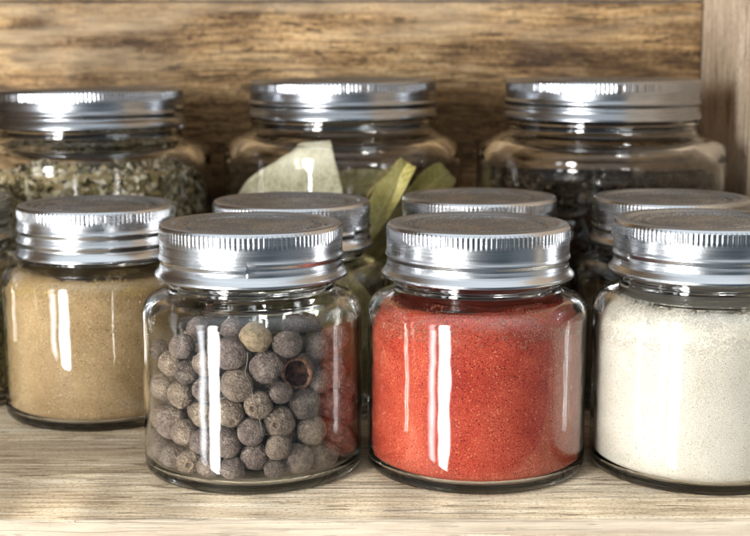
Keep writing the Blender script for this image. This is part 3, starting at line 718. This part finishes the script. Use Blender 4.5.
# ------------------------------------------------------------------ bay leaves
def leaf_mat(name, c0, c1, c2):
    t = NT(name); v = t.tc.outputs['Object']; n1 = t.noise(v, 90, 5, 0.6); n2 = t.noise(v, 900, 3, 0.6)
    f = t.math('ADD', t.math('MULTIPLY', n1, 0.6), t.math('MULTIPLY', n2, 0.4))
    va = t.n('ShaderNodeAttribute', attribute_name='vein')
    f = t.math('ADD', f, t.math('MULTIPLY', va.outputs['Fac'], 0.13))
    t.l(t.ramp(f, [(0.38, c0), (0.52, c1), (0.68, c2)]), t.p.inputs['Base Color']); t.p.inputs['Roughness'].default_value = 0.5
    t.l(t.bump(n2, 0.4, 0.0003), t.p.inputs['Normal']); return t.m
M_LEAF_PALE = leaf_mat('pale bay leaf', srgb(178, 172, 134), srgb(224, 218, 186), srgb(246, 240, 216))
M_LEAF_OLIVE = leaf_mat('olive bay leaf', srgb(128, 120, 70), srgb(164, 152, 96), srgb(188, 176, 122))
M_LEAF_YELLOW = leaf_mat('yellow bay leaf', srgb(150, 140, 74), srgb(200, 188, 112), srgb(228, 216, 150))
M_STEM = flat_mat('bay stem', [(0.35, srgb(150, 132, 84)), (0.65, srgb(196, 176, 120))])

def bay_leaf(a, b, width, normal, curl, mat, label, fold=0.12, tip=1.0, cut=0.0, wave=0.10, seed=0):
    """Leaf from stalk end a to tip b (mm), bowed along its length, folded a little along the midrib."""
    a, b = Vector(a), Vector(b); ax = b-a; L = ax.length; ax.normalize()
    nr = Vector(normal); nr = (nr-ax*nr.dot(ax)).normalized(); sd = ax.cross(nr)
    nu, nv = 60, 25; V = []; F = []; th = 0.28; VE = []
    for s in (1, -1):
        for i in range(nu):
            u = i/(nu-1)*(1-cut); w = width*0.5*(math.sin(math.pi*min(1, u**0.85)))**0.75*(1.0 if tip else 1)
            w = max(w, 0.25)
            for j in range(nv):
                q = (j/(nv-1))*2-1
                edge = 1+0.03*mnoise.noise(Vector((u*16, q, seed)))
                h = curl*L*(4*u*(1-u))+fold*width*abs(q)**1.5*(w/width*2)+wave*width*mnoise.noise(Vector((u*4+seed, q*1.5, seed)))
                rib = 0.35*math.exp(-(q*w/0.55)**2)-0.10*abs(math.sin((u*13-abs(q)*1.6)*math.pi))**8
                p = a+ax*(u*L)+sd*(q*w*edge)+nr*(h+s*th*0.5+rib*(s if s > 0 else -0.5))
                V.append(tuple(p)); VE.append(min(1.0, math.exp(-(q*w/0.5)**2)+0.55*abs(math.sin((u*13-abs(q)*1.6)*math.pi))**14))
    n = nu*nv
    for i in range(nu-1):
        for j in range(nv-1):
            q = [i*nv+j, (i+1)*nv+j, (i+1)*nv+j+1, i*nv+j+1]; F.append(q); F.append([n+k for k in q[::-1]])
    for i in range(nu-1):
        for j in (0, nv-1):
            q = [i*nv+j, i*nv+j+n, (i+1)*nv+j+n, (i+1)*nv+j]; F.append(q if j == 0 else q[::-1])
    for j in range(nv-1):
        for i in (0, nu-1):
            q = [i*nv+j, i*nv+j+1, i*nv+j+1+n, i*nv+j+n]; F.append(q if i == 0 else q[::-1])
    o = link('bay_leaf', V, F, mat)
    at = o.data.attributes.new('vein', 'FLOAT', 'POINT'); at.data.foreach_set('value', VE)
    tag(o, label, 'bay leaf', 'bay leaves in the back centre jar'); return o

L1 = bay_leaf((-61, 157, 57), (37, 122, 84), 42, (0.15, -1, 0.25), 0.03, M_LEAF_PALE, 'largest pale green bay leaf in its jar, right side cut straight', 0.06, cut=0.5, seed=1)
L2 = bay_leaf((-30, 166, 69), (14, 160, 75), 13, (0, -1, 0.5), -0.05, M_LEAF_OLIVE, 'dull green bay leaf lying level behind the pale one', 0.15, seed=2)
L3 = bay_leaf((-3.5, 140, 50), (20.5, 143, 91), 12, (-0.45, -1, 0.1), 0.10, M_LEAF_YELLOW, 'narrow olive yellow bay leaf slanting down in front, right of centre in its jar', 0.2, cut=0.24, seed=3)
L4 = bay_leaf((13, 158, 63), (42, 167, 86), 13, (0.3, -1, 0.4), -0.08, M_LEAF_YELLOW, 'short yellow green bay leaf at the right side of the back centre jar', 0.2, cut=0.40, seed=4)
L5 = bay_leaf((-44, 200, 14), (22, 205, 66), 30, (0, -1, 0.3), 0.06, M_LEAF_OLIVE, 'bay leaf standing deep at the back of the bay leaf jar', 0.1, seed=5)
V, F = tube([(-4.5, 139, 66), (-1.5, 138.5, 71), (1.5, 138, 75), (5.5, 138, 80.5)], lambda u: 0.75-0.1*u+0.6*max(0, u-0.75))
link('stalk', V, F, M_STEM, L2)
bay_leaf((-9, 50, 7), (-13, 52, 55), 27, (0.25, -1, 0.1), 0.03, M_LEAF_OLIVE, 'olive green leaf standing in the small jar behind the allspice, seen in the gap', 0.08, seed=6)['group'] = 'leaves in the small jar behind the allspice'


rngl = random.Random(5)
for k in range(9):  # extra leaves set deep in the jar to darken it and the wall behind
    a = rngl.uniform(0, 6.28); rr = rngl.uniform(0, 20); x, y = PK[0]+rr*math.cos(a), PK[1]+12+rr*0.6*math.sin(a)
    th = rngl.uniform(-0.5, 0.5)
    bay_leaf((x-22*math.cos(th), y-10*math.sin(a*2), 10+k*3), (x+20*math.cos(th), y+8*math.sin(a*3), 36+k*3.6), rngl.uniform(20, 28), (rngl.uniform(-.4, .4), -1, rngl.uniform(.2, .8)), rngl.uniform(-.06, .08), M_LEAF_OLIVE, 'olive bay leaf added deeper among the others to darken the back centre jar', 0.1, seed=20+k)
